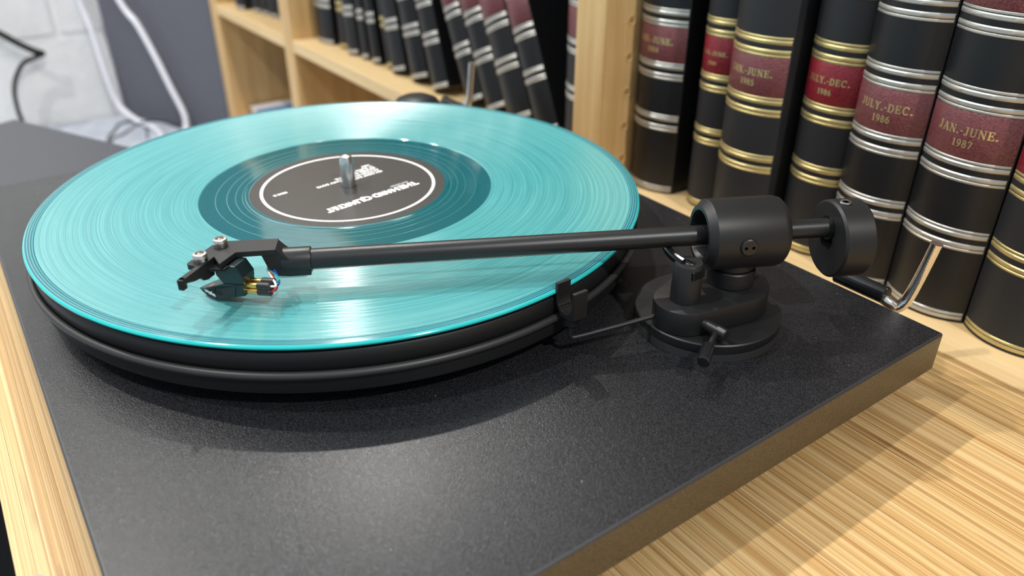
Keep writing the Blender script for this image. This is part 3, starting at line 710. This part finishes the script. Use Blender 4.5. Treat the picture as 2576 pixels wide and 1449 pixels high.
outer = [(0.1613, 0.0034), (0.1613, -0.0088), (0.1580, -0.0102), (0.1530, -0.0102), (0.1492, -0.0062), (0.1489, 0.0036)]
prism('arm_rest_clip', inner + outer, lambda a, b, h: (a, h, b), 0.0200, 0.0268, 'matt_black', tt, 0.00015)
rod('arm_rest_socket', (0.1548, 0.0237, -0.0145), (0.1548, 0.0237, -0.0098), 0.0027, 'matt_black', tt, 24, 0.0003)
rod('lever_axle', (0.1835, 0.0717, -0.0166), (0.1957, 0.0721, -0.0166), 0.0024, 'satin_black', tt, 28, 0.0004)
rod('cue_lever', (0.1905, 0.0722, -0.0172), (0.1965, 0.0605, -0.0184), 0.00125, 'satin_black', tt, 20)
rod('lever_knob', (0.1954, 0.0622, -0.0182), (0.2010, 0.0528, -0.0190), 0.0027, 'gloss_black', tt, 32, 0.0005)

# headshell
prism('headshell_neck', [(190.2, 19.55), (197.5, 19.55), (197.5, 17.4), (196.0, 17.4), (194.2, 11.5), (192.0, 8.0), (186.5, 7.3), (178.0, 7.3), (178.0, 9.0), (186.5, 15.6), (188.2, 17.2)],
      lambda a, b, h: F(a, h, b), -4.6, 4.6, 'matt_black', tt, 0.00015)
lathe('arm_ferrule', [(0.0043, 0.0), (0.0051, 0.0002), (0.0052, 0.0006), (0.0052, 0.0114), (0, 0.0114)], 'satin_black', tt, ufr(177.6, 12.2), 48)
HO = F(214.4, 4.5, 0); ca, sa = math.cos(math.radians(24)), math.sin(math.radians(24))
Ha = U * ca - Wv * sa; Hb = U * sa + Wv * ca
def Hf(a, b, z): return HO + Ha * (a / 1000) + Hb * (b / 1000) + Zv * (z / 1000)
plate = [(-18.4, -18.6), (-22.3, -9.3), (-8.8, -3.2), (-8.4, 7.0), (-2.95, 2.3), (-3.05, 21.5), (-0.85, 21.6), (-0.95, 10.9), (3.0, 10.6), (3.7, 9.8), (3.6, -8.6), (0.1, -10.8)]
hs = prism('headshell_plate', plate, lambda a, b, h: Hf(a, b, h), 17.4, 19.7, 'matt_black', tt, 0.00012)
prism('finger_lift_tip', [(-3.05, 19.8), (-0.85, 19.8), (-0.85, 22.2), (-3.05, 22.2)], lambda a, b, h: Hf(a, b, h), 15.6, 19.7, 'matt_black', tt, 0.0001)
prism('lift_gusset', [(7.0, 17.5), (20.0, 17.5), (15.5, 16.0), (12.0, 15.4), (10.5, 13.6), (8.0, 12.8), (4.0, 12.8), (3.0, 17.5)], lambda a, b, h: Hf(h, a, b), -3.05, -1.8, 'matt_black', tt, 0.0001)
for bb in (-6.45, 6.55):
    sc = lathe('headshell_screw', [(0, -0.0043), (0.0014, -0.0043), (0.0014, -0.0001), (0.0026, -0.0001), (0.00275, 0.0002), (0.00275, 0.0026), (0.0025, 0.0030), (0.0016, 0.0031), (0.0014, 0.0018), (0, 0.0017)], 'screw', tt, Matrix.Translation(Hf(-0.1, bb, 19.75)), 40)
    lathe('hex_socket', [(0, 0.0025), (0.00145, 0.0026)], 'socket', sc, Matrix.Translation(Hf(-0.1, bb, 19.75)), 6, smooth=False)
    lathe('mounting_nut', [(0, -0.0020), (0.0027, -0.0020), (0.0027, 0), (0, 0)], 'gloss_black', tt, Matrix.Translation(Hf(-0.1, bb, 16.2)), 6, smooth=False)
for i, (aa, bb, rr) in enumerate(((180.5, 0.5, 0.0022), (183.8, 0.5, 0.0016))):
    lathe('clamp_screw', [(0, 0), (rr, 0), (rr, 0.0012), (0, 0.0012)], 'steel', tt, Matrix.Translation(F(aa, bb, 6.2)), 24)
box_pts = [(180.0, 5.7), (190.5, 5.9), (191.3, 7.9), (180.0, 7.4)]
prism('clamp_plate', box_pts, lambda a, b, h: F(a, h, b), -2.6, 3.0, 'steel', tt, 0.0002)
# cartridge, hanging under the headshell
cg = root('phono_cartridge', Hf(-5, 0, 0), 'small dark cartridge with white lettering under the headshell', 'cartridge')
blk = [(-2.6, 17.35), (-3.2, 12.4), (-5.6, 9.2), (-14.6, 9.9), (-14.9, 12.9), (-12.2, 17.35)]
prism('mounting_body', blk, lambda a, b, h: Hf(a, h, b), -4.3, 3.7, 'cart', cg, 0.0002)
prism('mounting_flange', [(-9.5, -8.0), (-2.5, -8.0), (2.2, -6.0), (2.2, 6.0), (-2.5, 8.2), (-9.5, 6.5)], lambda a, b, h: Hf(a, b, h), 16.3, 17.35, 'gloss_black', cg, 0.0002)
sty = [(8.4, 3.1), (7.0, 2.3), (3.8, 1.35), (-1.4, 1.25), (-3.3, 1.9), (-14.6, 5.0), (-14.4, 9.7), (-5.7, 9.1), (-1.0, 7.2), (4.5, 4.8)]
V = []; nn = len(sty)
for sgn in (-1, 1):
    for a, z in sty:
        hw = 4.0 if a < 0.5 else 4.0 - (a - 0.5) * 0.42
        V.append(Hf(a, sgn * hw - 0.2, z))
Fc = [tuple(range(nn))[::-1], tuple(range(nn, 2 * nn))] + [(i, (i + 1) % nn, nn + (i + 1) % nn, nn + i) for i in range(nn)]
me = fixn(pyd('stylus_body', V, Fc)); sb = link('stylus_body', me, 'cart', cg)
for a0, a1, z0, z1 in ((-0.95, -0.75, 1.4, 6.9), (-1.6, -1.4, 1.4, 1.6), (-10.3, -10.1, 3.9, 8.2)):
    prism('seam_line', [(a0, z0), (a1, z0), (a1 - 0.9, z1), (a0 - 0.9, z1)], lambda a, b, h: Hf(a, h, b), 3.78, 3.83, 'hole', cg)
prism('stylus_tip', [(1.2, 1.4), (2.6, 1.4), (2.0, 0.1), (1.7, 0.1)], lambda a, b, h: Hf(a, h, b), -0.5, 0.2, 'steel', cg)
lathe('orange_dot', [(0, 0.00005), (0.0010, 0.00005)], 'orange', cg, axis_frame(Hf(0.9, 2.0, 6.45), Ha * 0.42 + Zv), 20)
text_on('maker_lettering', 'ortofon', 0.0026, Hf(5.0, 1.98, 2.95), Hf(0.5, 3.84, 2.95) - Hf(5.0, 1.98, 2.95), Zv, 'print', cg, 0.00002, 0.92)
for i, (bb, zz, w_) in enumerate(((1.4, 8.6, 'wire_white'), (-1.8, 8.8, 'wire_green'), (1.6, 6.2, 'wire_red'), (-1.8, 6.4, 'wire_blue'))):
    rod('contact_pin', Hf(-14.2, bb, zz), Hf(-19.8, bb, zz + 0.5), 0.00115, 'gold_pin', cg, 20)
    rod('pin_sleeve', Hf(-19.2, bb, zz + 0.45), Hf(-25.2, bb, zz + 1.0), 0.0016, 'heatshrink', cg, 20, 0.0005)
    e = Hf(-24.6, bb, zz + 0.95); g = F(194.3, 2.0 - i * 1.1, 10.8)
    mid = e + (-Ha) * 0.003 + Zv * (0.001 + 0.0008 * i) + Hb * (0.001 * (1 if i % 2 else 0.3))
    tube('lead_wire', catmull([e, mid, (mid + g) / 2 + Wv * (0.0012 - 0.0008 * i), g + Zv * -0.0015 + U * 0.0006, g + Zv * 0.0015], 6), 0.00042, w_, cg, 10)

# ------------------------------------------------------------------ record
rc = root('vinyl_record', (0, 0, -0.0019), 'translucent teal vinyl record with black label on the platter', 'record')
lathe('grooved_area', [(0.0745, -0.0003), (0.0748, 0.0), (0.1458, 0.0), (0.1460, 0.00005)], 'v_groove', rc, None, 256)
lathe('lead_in_area', [(0.1460, 0.00005), (0.1466, 0.00025), (0.1494, 0.0003), (0.1499, 0.00015)], 'v_lead_in', rc, None, 256)
lathe('record_rim', [(0.1499, 0.00015), (0.1505, -0.0002), (0.1508, -0.0007), (0.1507, -0.0013), (0.1500, -0.0018), (0.1455, -0.0019), (0.1440, -0.0013)], 'v_rim', rc, None, 256)
lathe('disc_underside', [(0.1440, -0.0013), (0.0039, -0.0013)], 'v_groove', rc, None, 128)
lathe('run_out_area', [(0.0502, -0.0003), (0.0745, -0.0003)], 'v_wax', rc, None, 200)
lathe('label_ridge', [(0.0500, 0.0), (0.0512, 0.00015), (0.0524, -0.0003)], 'v_wax', rc, None, 160)
lb = lathe('paper_label', [(0.0039, -0.0004), (0.0039, 0.0), (0.0500, 0.0), (0.0500, -0.0004)], 'label_paper', rc, None, 160)
lathe('label_ring', [(0.0434, 0.00003), (0.0450, 0.00003)], 'print', rc, None, 160)
zl = 0.00004; rt = Vector((0.13, -0.99, 0)).normalized(); up = Vector((-rt.y, rt.x, 0))
def LT(name, body, size, x, y, bold=0.0, sp_=1.0): text_on(name, body, size, (x, y, zl), rt, up, 'print', lb, bold, sp_, depth=0.00001)
LT('title_lettering', 'THE HARD QUARTET', 0.0062, 0.0150, 0.0305, 0.00042, 0.88)
LT('maker_lettering', 'MATADOR', 0.0021, 0.0124, 0.0275, 0.00002, 1.1)
for i, tx in enumerate(('SIX DEAF RATS', 'ACTION FOR MILITARY BOYS', 'JACKED EXISTENCE', 'IT SUITS YOU', 'HEY')):
    LT('track_lettering', tx, 0.0029, -0.0095 - i * 0.0030, 0.0235 - i * 0.0004, 0.00016, 1.0)
LT('side_lettering', 'SIDE B', 0.0027, -0.0108, -0.0300, 0.00016)
